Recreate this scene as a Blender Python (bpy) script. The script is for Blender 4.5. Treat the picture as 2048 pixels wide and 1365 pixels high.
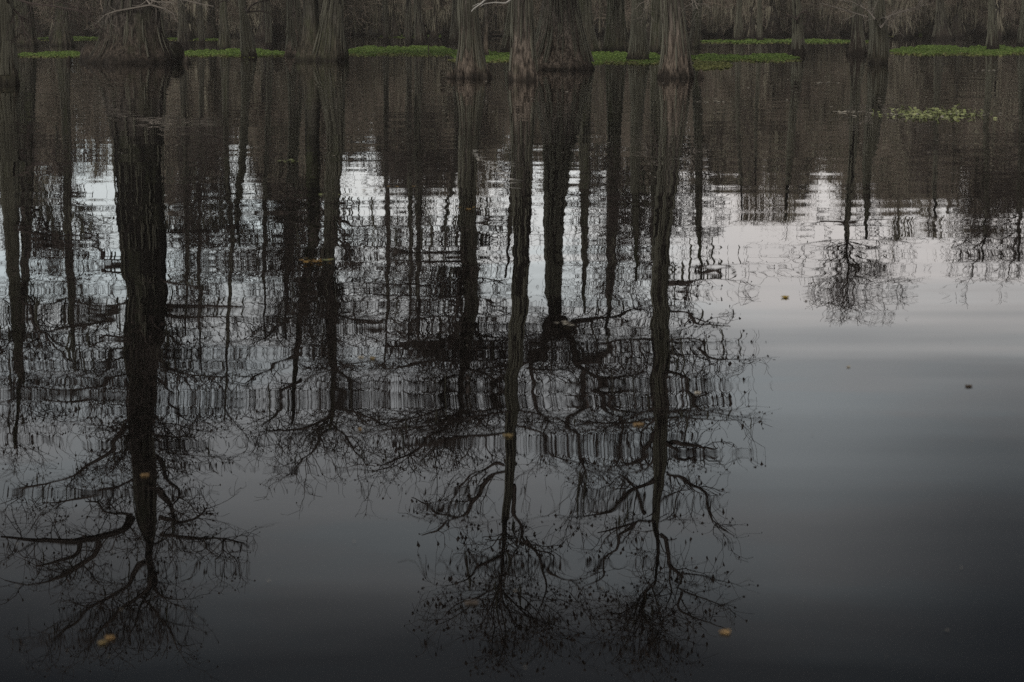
import bpy, math, random
import numpy as np
from mathutils import Vector
rng = np.random.default_rng(11)
random.seed(5)
for o in list(bpy.data.objects): bpy.data.objects.remove(o)
S = bpy.context.scene
COL = S.collection
# ------------------------------------------------------------------ camera
FP = 3982.2                       # focal length in pixels of the 2048 px wide photograph
H = 1.7                           # eye height above the water
PITCH = math.atan(642.5 / FP)
cam = bpy.data.cameras.new('camera'); co = bpy.data.objects.new('camera', cam); COL.objects.link(co)
cam.lens = 70; cam.sensor_width = 36; cam.clip_end = 3000; cam.clip_start = 0.1
co.location = (0, 0, H); co.rotation_euler = (math.pi / 2 - PITCH, 0, 0)
cam.dof.use_dof = True; cam.dof.focus_distance = 75; cam.dof.aperture_fstop = 4.8
S.camera = co
S.view_settings.view_transform = 'Standard'; S.view_settings.look = 'None'
S.view_settings.exposure = 0; S.view_settings.gamma = 1
try:
    S.cycles.max_bounces = 5; S.cycles.diffuse_bounces = 2; S.cycles.glossy_bounces = 2
    S.cycles.use_denoising = False
except Exception: pass

# ------------------------------------------------------------------ node helpers
class NT:
    def __init__(s, tree): s.t = tree; tree.nodes.clear()
    def n(s, typ, **kw):
        nd = s.t.nodes.new(typ)
        for k, v in kw.items(): setattr(nd, k, v)
        return nd
    def set(s, sock, v):
        if hasattr(v, 'links') or isinstance(v, bpy.types.NodeSocket): s.t.links.new(v, sock)
        elif v is not None: sock.default_value = v
    def m(s, op, a, b=None, c=None):
        nd = s.n('ShaderNodeMath', operation=op)
        for i, v in enumerate((a, b, c)):
            if v is not None: s.set(nd.inputs[i], v)
        return nd.outputs[0]
    def vm(s, op, a, b=None):
        nd = s.n('ShaderNodeVectorMath', operation=op)
        s.set(nd.inputs[0], a)
        if b is not None: s.set(nd.inputs[1], b)
        return nd.outputs[0]
    def ramp(s, fac, stops, interp='LINEAR'):
        nd = s.n('ShaderNodeValToRGB'); nd.color_ramp.interpolation = interp
        e = nd.color_ramp.elements
        while len(e) < len(stops): e.new(0.5)
        for el, (p, c) in zip(e, stops): el.position = p; el.color = (*c, 1) if len(c) == 3 else c
        s.set(nd.inputs[0], fac); return nd.outputs[0]
    def mix(s, fac, a, b, blend='MIX'):
        nd = s.n('ShaderNodeMix', data_type='RGBA', blend_type=blend)
        s.set(nd.inputs[0], fac); s.set(nd.inputs[6], a); s.set(nd.inputs[7], b); return nd.outputs[2]
    def noise(s, vec, scale, detail=2, rough=.5, dim='3D'):
        nd = s.n('ShaderNodeTexNoise', noise_dimensions=dim)
        s.set(nd.inputs['Vector'], vec); nd.inputs['Scale'].default_value = scale
        nd.inputs['Detail'].default_value = detail; nd.inputs['Roughness'].default_value = rough
        return nd
def smooth(nt, v, a, b):
    nd = nt.n('ShaderNodeMapRange', interpolation_type='SMOOTHSTEP')
    nt.set(nd.inputs[0], v); nd.inputs[1].default_value = a; nd.inputs[2].default_value = b
    return nd.outputs[0]

# ------------------------------------------------------------------ world: overcast dusk sky
SUN_EL, SUN_AZ = math.radians(27), math.radians(200)
W = bpy.data.worlds.new('World'); S.world = W; W.use_nodes = True
nt = NT(W.node_tree)
out = nt.n('ShaderNodeOutputWorld'); bg = nt.n('ShaderNodeBackground'); bg.inputs[1].default_value = 0.1
sky = nt.n('ShaderNodeTexSky'); sky.sky_type = 'NISHITA'; sky.sun_disc = False
sky.sun_elevation = SUN_EL; sky.sun_rotation = SUN_AZ
tc = nt.n('ShaderNodeTexCoord')
sep = nt.n('ShaderNodeSeparateXYZ'); nt.set(sep.inputs[0], tc.outputs['Generated'])
z = sep.outputs[2]
ang = nt.m('ARCTAN2', sep.outputs[0], sep.outputs[1])         # azimuth, 0 = straight ahead
el = nt.m('ARCSINE', z)
# layered cloud: domain = (azimuth, stretched elevation)
cv = nt.n('ShaderNodeCombineXYZ'); nt.set(cv.inputs[0], nt.m('MULTIPLY', sep.outputs[0], 3.0)); nt.set(cv.inputs[1], nt.m('MULTIPLY', sep.outputs[1], 3.0)); nt.set(cv.inputs[2], nt.m('MULTIPLY', el, 14.0))
n1 = nt.noise(cv.outputs[0], 1.3, 4, .5).outputs[0]
n2 = nt.noise(nt.vm('ADD', cv.outputs[0], (7.1, 3.3, 1.0)), 2.2, 3, .5).outputs[0]
elw = nt.m('ADD', el, nt.m('MULTIPLY', nt.m('SUBTRACT', n1, 0.5), 0.05))
g = nt.m('DIVIDE', elw, 0.7)
K = 10.0
def c_(v, r=1., gg=1., b=1.): return (v * r * K / 12, v * gg * K / 12, v * b * K / 12)
cl = nt.ramp(g, [(0.0, c_(1.4, 1, 1, 1.0)), (0.12, c_(1.42, 1.0, .995, .985)), (0.165, c_(1.36, .99, 1, 1.0)), (0.20, c_(1.02, .99, 1, 1.0)), (0.24, c_(.68, .98, 1, 1.02)), (0.30, c_(.585, .98, 1, 1.02)),
                 (0.345, c_(.45, .98, 1, 1.02)), (0.394, c_(.325, .98, 1, 1.02)), (0.456, c_(.092, .98, 1, 1.03)), (0.60, c_(.085, .98, 1, 1.03)), (0.80, c_(.26, .98, 1, 1.03)), (1.0, c_(.40, .98, 1, 1.03))])
cl = nt.vm('MULTIPLY', cl, (12, 12, 12))
# cool / warm patches
cool = nt.mix(smooth(nt, n2, .45, .62), (1.01, 1.0, .99, 1), (.955, 1.0, 1.01, 1))
cl = nt.mix(1.0, cl, cool, 'MULTIPLY')
leftc = nt.m('MULTIPLY', nt.m('SUBTRACT', 1.0, smooth(nt, ang, -.20, .0)), nt.m('SUBTRACT', 1.0, smooth(nt, el, .10, .17)))
cl = nt.mix(nt.m('MULTIPLY', leftc, .8), cl, nt.mix(1.0, cl, (.82, .90, .93, 1), 'MULTIPLY'))
warm = nt.m('MULTIPLY', smooth(nt, ang, .05, .13), nt.m('SUBTRACT', 1.0, smooth(nt, el, .115, .17)))
cl = nt.mix(nt.m('MULTIPLY', warm, .6), cl, (12.5, 11.2, 10.7, 1))
# sky darkened high on both sides, imitating lens darkening of the corners
dark = nt.m('MULTIPLY', smooth(nt, ang, .13, .27), smooth(nt, el, .08, .30))
cl = nt.mix(nt.m('MULTIPLY', nt.m('ADD', dark, nt.m('MULTIPLY', nt.m('SUBTRACT', 1.0, smooth(nt, ang, -.30, -.10)), smooth(nt, el, .20, .34))), .9), cl, (.35, .36, .38, 1))
var = nt.m('ADD', .86, nt.m('MULTIPLY', n2, .28))
cl = nt.mix(1.0, cl, nt.n('ShaderNodeCombineXYZ').outputs[0], 'MIX') if False else nt.vm('SCALE', cl)
cl.node.inputs[3].default_value = 1.0; nt.set(cl.node.inputs[3], var)
col = nt.mix(0.93, sky.outputs[0], cl)
below = smooth(nt, z, -.02, 0.0)
col = nt.mix(below, (.3, .27, .24, 1), col)
nt.set(bg.inputs[0], col); nt.set(out.inputs[0], bg.outputs[0])

sun = bpy.data.lights.new('sun', 'SUN'); sun.energy = 1.3; sun.angle = math.radians(25); sun.color = (1, .95, .88)
so = bpy.data.objects.new('sun', sun); COL.objects.link(so)
sd = Vector((math.sin(SUN_AZ) * math.cos(SUN_EL), math.cos(SUN_AZ) * math.cos(SUN_EL), math.sin(SUN_EL)))
so.rotation_euler = sd.to_track_quat('Z', 'Y').to_euler()

# ------------------------------------------------------------------ materials
def mat(name):
    m = bpy.data.materials.new(name); m.use_nodes = True; t = NT(m.node_tree)
    o = t.n('ShaderNodeOutputMaterial'); b = t.n('ShaderNodeBsdfPrincipled'); t.set(o.inputs[0], b.outputs[0])
    b.inputs['Specular IOR Level'].default_value = .2
    return m, t, b
def bark(name, lo, hi, moss, mossamt, wet=0.27, brown=(.17, .115, .08)):
    m, t, b = mat(name)
    g = t.n('ShaderNodeNewGeometry'); p = g.outputs['Position']
    st = t.vm('MULTIPLY', p, (1, 1, .07))
    a = t.noise(st, 7, 4, .7).outputs[0]; bb = t.noise(st, 28, 3, .6).outputs[0]
    f = t.m('ADD', t.m('MULTIPLY', a, .6), t.m('MULTIPLY', bb, .4))
    c = t.ramp(f, [(.38, lo), (.5, tuple(x * .6 + y * .4 for x, y in zip(lo, hi))), (.62, hi)])
    pz = t.n('ShaderNodeSeparateXYZ'); t.set(pz.inputs[0], p)
    zj = t.m('ADD', pz.outputs[2], t.m('MULTIPLY', t.m('SUBTRACT', t.noise(t.vm('MULTIPLY', p, (1, 1, .2)), 3, 4).outputs[0], .5), .6))
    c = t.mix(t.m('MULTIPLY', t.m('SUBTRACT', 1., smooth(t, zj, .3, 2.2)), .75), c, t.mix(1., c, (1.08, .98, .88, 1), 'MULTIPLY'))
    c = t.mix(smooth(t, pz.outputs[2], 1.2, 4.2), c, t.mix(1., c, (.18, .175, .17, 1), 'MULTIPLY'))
    ms = smooth(t, t.noise(t.vm('MULTIPLY', p, (1, 1, .4)), 1.6, 4, .6).outputs[0], .62 - mossamt, .8 - mossamt)
    c = t.mix(t.m('MULTIPLY', ms, .7), c, moss)
    wt = t.m('SUBTRACT', 1., smooth(t, zj, 0.0, wet * 1.1))
    c = t.mix(t.m('MULTIPLY', wt, .86), c, (.022, .018, .015, 1))
    t.set(b.inputs['Base Color'], c); b.inputs['Roughness'].default_value = .9
    bp = t.n('ShaderNodeBump'); bp.inputs['Strength'].default_value = .9; bp.inputs['Distance'].default_value = .05
    t.set(bp.inputs['Height'], f); t.set(b.inputs['Normal'], bp.outputs[0])
    return m
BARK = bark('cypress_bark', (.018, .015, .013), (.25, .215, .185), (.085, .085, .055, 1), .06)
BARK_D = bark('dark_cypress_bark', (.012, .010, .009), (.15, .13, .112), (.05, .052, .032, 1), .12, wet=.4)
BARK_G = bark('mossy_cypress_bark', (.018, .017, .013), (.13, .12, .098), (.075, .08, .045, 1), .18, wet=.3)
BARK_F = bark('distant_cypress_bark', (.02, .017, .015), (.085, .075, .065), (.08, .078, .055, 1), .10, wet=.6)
def plain(name, c1, c2, scale=3, rough=.9, trans=0):
    m, t, b = mat(name)
    g = t.n('ShaderNodeNewGeometry')
    f = t.noise(g.outputs['Position'], scale, 3, .6).outputs[0]
    r = t.m('ADD', t.m('MULTIPLY', g.outputs['Random Per Island'], .5), t.m('MULTIPLY', f, .6))
    t.set(b.inputs['Base Color'], t.ramp(r, [(.2, c1), (.85, c2)])); b.inputs['Roughness'].default_value = rough
    return m
TWIG = plain('twig_bark', (.050, .040, .036), (.12, .095, .085), 1.2)
MOSS = plain('spanish_moss', (.085, .08, .062), (.21, .20, .155), .8)
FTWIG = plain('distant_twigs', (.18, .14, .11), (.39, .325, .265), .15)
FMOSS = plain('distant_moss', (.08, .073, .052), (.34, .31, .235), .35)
PALE = plain('bleached_wood', (.45, .42, .38), (.66, .63, .58), 6)
WEED = plain('floating_weed', (.09, .15, .03), (.29, .40, .11), .9, .6)
WEED_Y = plain('yellowing_weed', (.14, .17, .05), (.34, .33, .13), .9, .6)
WEEDB = plain('weed_undersheet', (.08, .12, .025), (.18, .25, .06), 2.5, .8)
LEAFB = plain('fallen_leaf', (.30, .17, .05), (.62, .40, .14), 8, .6)
LEAFP = plain('pale_leaf_litter', (.34, .30, .24), (.66, .60, .50), 8, .6)
PADG = plain('pennywort_leaf', (.16, .20, .06), (.50, .52, .26), 5, .5)
SKYBLOCK = plain('sky_block_soil', (.03, .025, .02), (.07, .06, .05), .5)

# water: dark, clear-surfaced, very low ripples (slopes of a few thousandths)
WATER, t, b = mat('dark_swamp_water')
b.inputs['Base Color'].default_value = (.0045, .004, .0035, 1)
b.inputs['Roughness'].default_value = 0.0; b.inputs['IOR'].default_value = 1.333; b.inputs['Specular IOR Level'].default_value = .5
g = t.n('ShaderNodeNewGeometry'); p = g.outputs['Position']
def slope(mx, my, off, det):
    v = t.vm('ADD', t.vm('MULTIPLY', p, (mx, my, 0)), off)
    nd = t.noise(v, 1.0, det, .4)
    s = t.n('ShaderNodeSeparateColor'); t.set(s.inputs[0], nd.outputs['Color']); return s.outputs[0], s.outputs[1]
def cen(v, a): return t.m('MULTIPLY', t.m('SUBTRACT', v, .5), a)
amp = t.ramp(t.noise(t.vm('MULTIPLY', p, (.12, .07, 0)), 1.0, 2).outputs[0], [(.36, (.75, .75, .75)), (.64, (1.3, 1.3, 1.3))])
a0, b0 = slope(.32, 1.25, (3.1, 9.7, 0), 0)
a1, b1 = slope(.75, 3.2, (31.1, 2.7, 0), 1)
a2, b2 = slope(.06, .16, (1.1, 22.7, 0), 0)
sy = t.m('ADD', t.m('ADD', cen(a0, .0142), cen(a1, .0082)), cen(a2, .002))
sx = t.m('ADD', cen(b0, .010), cen(b1, .006))
nv = t.n('ShaderNodeCombineXYZ')
t.set(nv.inputs[0], t.m('MULTIPLY', sx, amp)); t.set(nv.inputs[1], t.m('MULTIPLY', sy, amp)); nv.inputs[2].default_value = 1
t.set(b.inputs['Normal'], t.vm('NORMALIZE', nv.outputs[0]))

# ------------------------------------------------------------------ mesh helpers
class MB:
    def __init__(s): s.v = []; s.f3 = []; s.f4 = []; s.n = 0
    def add(s, v, f4=None, f3=None):
        v = np.asarray(v, float).reshape(-1, 3)
        if f4 is not None and len(f4): s.f4.append(np.asarray(f4, np.int64).reshape(-1, 4) + s.n)
        if f3 is not None and len(f3): s.f3.append(np.asarray(f3, np.int64).reshape(-1, 3) + s.n)
        s.v.append(v); s.n += len(v)
    def build(s, name, material, parent=None, smooth_=False, kind=None):
        V = np.concatenate(s.v) if s.v else np.zeros((0, 3))
        F4 = np.concatenate(s.f4) if s.f4 else np.zeros((0, 4), int)
        F3 = np.concatenate(s.f3) if s.f3 else np.zeros((0, 3), int)
        me = bpy.data.meshes.new(name)
        me.vertices.add(len(V)); me.vertices.foreach_set('co', V.astype(np.float32).ravel())
        L = np.concatenate([F4.ravel(), F3.ravel()]).astype(np.int32)
        me.loops.add(len(L)); me.loops.foreach_set('vertex_index', L)
        npoly = len(F4) + len(F3)
        st = np.concatenate([np.arange(len(F4)) * 4, len(F4) * 4 + np.arange(len(F3)) * 3]).astype(np.int32)
        me.polygons.add(npoly); me.polygons.foreach_set('loop_start', st)
        me.polygons.foreach_set('use_smooth', np.full(npoly, smooth_))
        me.update(calc_edges=True); me.validate()
        me.materials.append(material)
        o = bpy.data.objects.new(name, me); COL.objects.link(o)
        if parent: o.parent = parent
        if kind: o['kind'] = kind
        return o
def tubes(mb, P, R, sides=3):
    """P (n,k,3) polylines, R (n,k) radii"""
    P = np.asarray(P, float); R = np.asarray(R, float); n, k, _ = P.shape
    if n == 0: return
    T = np.gradient(P, axis=1); T /= np.linalg.norm(T, axis=2, keepdims=True) + 1e-9
    ref = np.where(np.abs(T[:, :1, 2:3]) > .8, np.array([[[1., 0, 0]]]), np.array([[[0, 0, 1.]]]))
    ref = np.broadcast_to(ref, T.shape)
    A = np.cross(T, ref); A /= np.linalg.norm(A, axis=2, keepdims=True) + 1e-9
    B = np.cross(T, A)
    ph = np.arange(sides) * 2 * math.pi / sides
    ring = P[:, :, None, :] + R[:, :, None, None] * (A[:, :, None, :] * np.cos(ph)[None, None, :, None] + B[:, :, None, :] * np.sin(ph)[None, None, :, None])
    idx = np.arange(n * k * sides).reshape(n, k, sides)
    a = idx[:, :-1, :]; b_ = np.roll(a, -1, axis=2); d = idx[:, 1:, :]; c = np.roll(d, -1, axis=2)
    mb.add(ring, np.stack([a, b_, c, d], -1))
def samp(P, R, n, t0=.15, t1=1.):
    """random points on polylines -> pos, tangent, radius"""
    m, k, _ = P.shape
    seg = np.linalg.norm(np.diff(P, axis=1), axis=2); L = seg.sum(1)
    i = rng.choice(m, n, p=L / L.sum())
    tt = (t0 + (t1 - t0) * rng.random(n)) * (k - 1); j = np.minimum(tt.astype(int), k - 2); f = (tt - j)[:, None]
    pos = P[i, j] * (1 - f) + P[i, j + 1] * f; tan = P[i, j + 1] - P[i, j]; tan /= np.linalg.norm(tan, axis=1, keepdims=True) + 1e-9
    rad = R[i, j] * (1 - f[:, 0]) + R[i, j + 1] * f[:, 0]
    return pos, tan, rad
def unit(v): return v / (np.linalg.norm(v, axis=-1, keepdims=True) + 1e-9)
def grow(P, R, n, lmin, lmax, k=5, fwd=.6, up=.25, wob=.35, r0=.5, rtip=.004, rmax=.05, t0=.15, droop=0., cap=None):
    pos, tan, rad = samp(P, R, n, t0)
    d = unit(tan * fwd + unit(rng.normal(size=(n, 3))) + np.array([0, 0, up]))
    L = rng.uniform(lmin, lmax, n)
    Q = np.zeros((n, k, 3)); Q[:, 0] = pos
    for s in range(1, k):
        d = unit(d + rng.normal(size=(n, 3)) * wob * np.array([1, 1, .8]) + np.array([0, 0, -droop]))
        Q[:, s] = Q[:, s - 1] + d * (L / (k - 1))[:, None]
    rb = np.clip(rad * r0, rtip, rmax)
    RR = rb[:, None] * (1 - np.linspace(0, 1, k)) + rtip * np.linspace(0, 1, k)
    Q[:, :, 2] = np.maximum(Q[:, :, 2], .5)
    return Q, RR
def resample(pts, k):
    pts = np.asarray(pts, float); d = np.r_[0, np.cumsum(np.linalg.norm(np.diff(pts[:, :3], axis=0), axis=1))]
    # catmull-like smoothing by oversampling + box filter
    u = np.linspace(0, d[-1], k * 6); q = np.stack([np.interp(u, d, pts[:, c]) for c in range(pts.shape[1])], 1)
    w = max(3, int(k * 6 / len(pts) * .6)) | 1; pad = w // 2
    q2 = np.concatenate([np.repeat(q[:1], pad, 0), q, np.repeat(q[-1:], pad, 0)]); ker = np.ones(w) / w
    q = np.stack([np.convolve(q2[:, c], ker, 'valid') for c in range(q.shape[1])], 1)
    return q[np.linspace(0, len(q) - 1, k).astype(int)]
def strands(mb, pos, L, w, k=4, sway=.06):
    """hanging moss strands: tapering three-sided tufts from pos downwards"""
    n = len(pos)
    P = np.repeat(pos[:, None, :], k, 1).copy(); f = np.linspace(0, 1, k)
    P[:, :, 2] -= L[:, None] * f[None]
    P[:, 1:, :2] += rng.normal(size=(n, k - 1, 2)) * sway * L[:, None, None]
    prof = np.array([.35, 1., .8, .12]) if k == 4 else np.interp(f, [0, .3, .7, 1], [.35, 1, .8, .1])
    P[:, :, 2] = np.maximum(P[:, :, 2], .35)
    tubes(mb, P, w[:, None] * prof[None], 3)
def buds(mb, pos, s):
    n = len(pos); o = np.array([[1, 0, 0], [-.5, .87, 0], [-.5, -.87, 0], [0, 0, 1.3], [0, 0, -1.6]])
    V = pos[:, None, :] + o[None] * s[:, None, None] + rng.normal(size=(n, 5, 3)) * s[:, None, None] * .3
    f = np.array([[0, 1, 3], [1, 2, 3], [2, 0, 3], [1, 0, 4], [2, 1, 4], [0, 2, 4]])
    mb.add(V, None, (f[None] + (np.arange(n) * 5)[:, None, None]).reshape(-1, 3))
def tag(o, label=None, cat=None, group=None, kind=None):
    if label: o['label'] = label
    if cat: o['category'] = cat
    if group: o['group'] = group
    if kind: o['kind'] = kind
    return o
def empty(name, loc):
    o = bpy.data.objects.new(name, None); COL.objects.link(o); o.location = loc; o.empty_display_size = .3; return o

# ------------------------------------------------------------------ photograph pixel -> world
def theta(y): return PITCH + math.atan((y - 682.5) / FP)
def gp(x, y):
    D = H / math.tan(theta(y)); dep = D * math.cos(PITCH) + H * math.sin(PITCH)
    return (x - 1024) * dep / FP, D
def rp(x, y, D):
    zz = D * math.tan(theta(y)) - H; dep = D * math.cos(PITCH) + (zz + H) * math.sin(PITCH)
    return (x - 1024) * dep / FP, D, zz, dep
def dp(x, y, D):
    zz = H - D * math.tan(theta(y)); dep = D * math.cos(PITCH) + (H - zz) * math.sin(PITCH)
    return (x - 1024) * dep / FP, D, zz, dep

# ------------------------------------------------------------------ setting
mb = MB(); mb.add([(-700, -60, 0), (700, -60, 0), (700, 900, 0), (-700, 900, 0)], [(0, 1, 2, 3)])
mb.build('water', WATER, kind='structure')
mb = MB()  # low bank added behind the far trees to block bright sky in the gaps
n = 200; xs = np.linspace(-420, 420, n); hh = 4.5 + 1.8 * np.sin(xs * .05) * np.cos(xs * .021 + 1) + rng.normal(size=n) * .5
yy = 345 + 12 * np.sin(xs * .018)
prof = [(-14, -.5, 0), (-9, .5, .1), (-4, .2, .75), (0, 0, 1.), (14, 0, .9), (60, 0, -.1)]
V = np.array([[(x, y + dy, h * f + c) for dy, c, f in prof] for x, y, h in zip(xs, yy, hh)])
idx = np.arange(n * 6).reshape(n, 6)
mb.add(V, np.stack([idx[:-1, :-1], idx[1:, :-1], idx[1:, 1:], idx[:-1, 1:]], -1))
mb.build('added_sky_block', SKYBLOCK, kind='structure', smooth_=True)

# ------------------------------------------------------------------ cypress builder
def trunk_mesh(mb, pts, flutes, base_r, seed, sides=64, rings=90, famp=.22, sink=.5):
    """pts: (x,y,z,r) world path; fluted buttress where the radius swells"""
    r_ = np.random.default_rng(seed)
    q = resample(pts, rings * 2)
    # denser rings near the base
    s = np.linspace(0, 1, rings) ** 1.6 * (len(q) - 1)
    q = np.stack([np.interp(s, np.arange(len(q)), q[:, c]) for c in range(4)], 1)
    q = np.concatenate([[q[0] * [1, 1, 1, 1.04] - [0, 0, sink, 0]], q])
    ph = np.linspace(0, 2 * math.pi, sides, endpoint=False)
    rmid = np.median(q[:, 3])
    am = r_.uniform(.5, 1.3, flutes); off = r_.uniform(-.25, .25, flutes)
    cen_ = (np.arange(flutes) + off) / flutes * 2 * math.pi
    dd = np.abs((ph[:, None] - cen_[None] + math.pi) % (2 * math.pi) - math.pi) * flutes / math.pi
    ridge = (am[None] * np.exp(-np.abs(dd / .5) ** 1.3)).sum(1); ridge -= ridge.mean()
    V = []
    for i, (x, y, zz, r) in enumerate(q):
        k = min(1., max(.12, (r / max(rmid, .05) - 1) * .55)) if base_r else .3
        k = min(k, 1.)
        tw = .25 * math.sin(zz * .3 + seed)
        rg = np.interp((ph + tw) % (2 * math.pi), np.r_[ph, 2 * math.pi], np.r_[ridge, ridge[0]])
        toe = 1 + (.075 * np.sin(ph * 3 + seed) + .055 * np.sin(ph * 5 + 2 * seed)) * min(1, k * 1.3)
        nz = r_.normal(size=sides) * .012
        rr = r * toe * (1 + famp * k * 1.5 * rg + nz + .05 * np.sin(zz * 1.3 + ph * 2 + seed) + .04 * np.sin(zz * 2.9 + ph + seed))
        V.append(np.stack([x + rr * np.cos(ph), y + rr * np.sin(ph), np.full(sides, zz)], 1))
    V = np.concatenate(V); nr = len(q); idx = np.arange(nr * sides).reshape(nr, sides)
    a = idx[:-1]; b2 = np.roll(a, -1, 1); d = idx[1:]; c = np.roll(d, -1, 1)
    mb.add(V, np.stack([a, b2, c, d], -1))
    return q
def shag(mb, q, n, lo, hi, L0, L1, w0, w1, seed):
    """loose bark strips and moss tags hanging down the trunk face"""
    s = rng.uniform(0, 1, n); z0, z1 = q[0, 2], q[-1, 2]
    zz = lo + (hi - lo) * s
    x = np.interp(zz, q[:, 2], q[:, 0]); y = np.interp(zz, q[:, 2], q[:, 1]); r = np.interp(zz, q[:, 2], q[:, 3])
    a = rng.uniform(0, 2 * math.pi, n)
    P = np.stack([x + r * 1.03 * np.cos(a), y + r * 1.03 * np.sin(a), zz], 1)
    L = rng.uniform(L0, L1, n); k = 4; f = np.linspace(0, 1, k)
    Q = np.repeat(P[:, None], k, 1); zz2 = np.maximum(zz[:, None] - L[:, None] * f, .25)
    rr = np.interp(zz2, q[:, 2], q[:, 3]) * 1.05 + .01
    xx = np.interp(zz2, q[:, 2], q[:, 0]); y2 = np.interp(zz2, q[:, 2], q[:, 1])
    Q[:, :, 0] = xx + rr * np.cos(a)[:, None]; Q[:, :, 1] = y2 + rr * np.sin(a)[:, None]; Q[:, :, 2] = zz2
    tubes(mb, Q, rng.uniform(w0, w1, n)[:, None] * np.array([.4, 1, .8, .15])[None], 3)

def cypress(label, base, trunk, limbs=(), flutes=16, seed=1, material=None, nside=26, crown_from=None, tw=1., moss=1.,
            twl=(0.9, 2.6), up=.25, knees=0, extra=None, group=None, mossz=0., name='bald_cypress', depthj=1.6, endfan=0, budn=1., keep=1.):
    """base=(x,y,w) waterline pixel; trunk=[(x,y,w)...] pixels of the reflected trunk from low to top;
    limbs = list of (w0, [(x,y)...]) reflected limb pixels"""
    material = material or BARK
    X0, D = gp(base[0], base[1])
    dep0 = D * math.cos(PITCH) + H * math.sin(PITCH)
    rb = base[2] * dep0 / FP / 2
    root = empty(name, (X0, D, 0)); tag(root, label, 'cypress tree' if name == 'bald_cypress' else 'tree', group)
    O = np.array([X0, D, 0])
    pts = [(0, 0, 0, rb)]
    for x, y, w in trunk:
        a, b_, c, dep = rp(x, y, D)
        pts.append((a - X0, rng.normal() * .12 * (len(pts) > 2), c, max(.02, w * dep / FP / 2)))
    mb = MB(); q = trunk_mesh(mb, pts, flutes, rb, seed)
    if extra: extra(mb, O)
    mb.build('trunk', material, root, True)
    Htree = q[-1, 2]
    # limbs
    LP, LR = [], []
    for li, (w0, pl) in enumerate(limbs):
        tgt = rng.normal() * depthj; pp = []
        for i, (x, y) in enumerate(pl):
            dy = tgt * (i / max(1, len(pl) - 1)); a, b_, c, dep = rp(x, y, D + dy)
            pp.append((a - X0, dy, c, 0))
        pp = resample(pp, 14)[:, :3]; pp += np.cumsum(rng.normal(size=pp.shape) * .02, 0)
        w = w0 * 1.28 * D / FP / 2
        LP.append(pp); LR.append(np.linspace(w, max(.012, w * .22), 14))
    crown = MB(); mossb = MB()
    for P_, R_ in zip(LP, LR): tubes(crown, P_[None], R_[None], 7)
    # trunk upper part as a parent for side limbs
    zc = crown_from if crown_from is not None else Htree * .35
    up_q = q[q[:, 2] >= zc]
    if len(up_q) < 4: up_q = q[-6:]
    tp = resample(up_q, 14); TP, TR = tp[None, :, :3], tp[None, :, 3]
    ns = int(nside)
    hs = Htree / 22.
    Sp, Sr = [], []
    if ns:
        A_, B_ = grow(TP, TR, ns, 2.2 * hs, 4.8 * hs, k=8, fwd=.25, up=up, wob=.28, r0=.30, rtip=.012, rmax=.075, t0=.0, droop=-.03)
        # shorten towards the top
        f = np.clip((Htree * 1.04 - A_[:, 0, 2]) / (Htree * .55), .25, 1.)[:, None, None]
        A_ = A_[:, :1] + (A_ - A_[:, :1]) * f
        tubes(crown, A_, B_, 5); Sp.append(A_); Sr.append(B_)
    if LP:
        def rs(P_, k): i = np.linspace(0, 13, k).astype(int); return P_[i]
        Lp = np.stack([rs(P_, 8) for P_ in LP]); Lr = np.stack([r[np.linspace(0, 13, 8).astype(int)] for r in LR])
        Sp.append(Lp); Sr.append(Lr)
    if endfan:
        tip = np.repeat(TP[:, -5:], 1, 0); tr = TR[:, -5:]
        A_, B_ = grow(tip, tr, endfan, 1.3, 3.0, k=8, fwd=.75, up=.3, wob=.22, r0=.8, rtip=.008, rmax=.03, t0=.1)
        tubes(crown, A_, B_, 4); Sp.append(A_); Sr.append(B_)
    P1 = np.concatenate(Sp); R1 = np.concatenate(Sr)
    tot = np.linalg.norm(np.diff(P1, axis=1), axis=2).sum()
    ds = D / 65.; n2 = int(tot * 5.2 * tw)
    P2, R2 = grow(P1, R1, n2, twl[0], twl[1], k=6, fwd=.8, up=.22, wob=.35, r0=.55, rtip=.0075 * ds, rmax=.024, t0=.12)
    kp = rng.random(n2) < np.interp(P2[:, 0, 2] / Htree, [.5, .72], [1, keep]); P2, R2 = P2[kp], R2[kp]; n2 = len(P2)
    tubes(crown, P2, R2, 3)
    n3 = int(n2 * 9)
    P3, R3 = grow(P2, R2, n3, .25, 1.0, k=4, fwd=.7, up=.1, wob=.4, r0=.7, rtip=.0056 * ds, rmax=.0105 * ds)
    tubes(crown, P3, R3, 3)
    nb = int(n3 * .5 * budn)
    i = rng.choice(n3, nb); buds(crown, P3[i, -1] + [0, 0, -.02], rng.uniform(.012, .04 if keep == 1. else .058, nb))
    crown.build('crown', TWIG, root)
    # moss
    nm = int(tot * 5.5 * moss)
    def low(a): return a[rng.random(len(a)) < np.interp(a[:, 2] / Htree, [.35, .7], [1, .12])]
    if nm:
        a, _, _ = samp(P1, R1, nm, .1); a = low(a); nm = len(a); strands(mossb, a, rng.uniform(.25, 1.25, nm) ** 1.3, rng.uniform(.012, .05, nm))
        a, _, _ = samp(P2, R2, nm, .1); a = low(a); nm = len(a); strands(mossb, a, rng.uniform(.12, .7, nm), rng.uniform(.008, .028, nm))
    shag(mossb, q, int(480 * (.4 + moss)), .9, Htree * .85, .3, 1.5, .012, .05, seed)
    mossb.build('hanging_moss', MOSS, root, kind='stuff')
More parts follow.
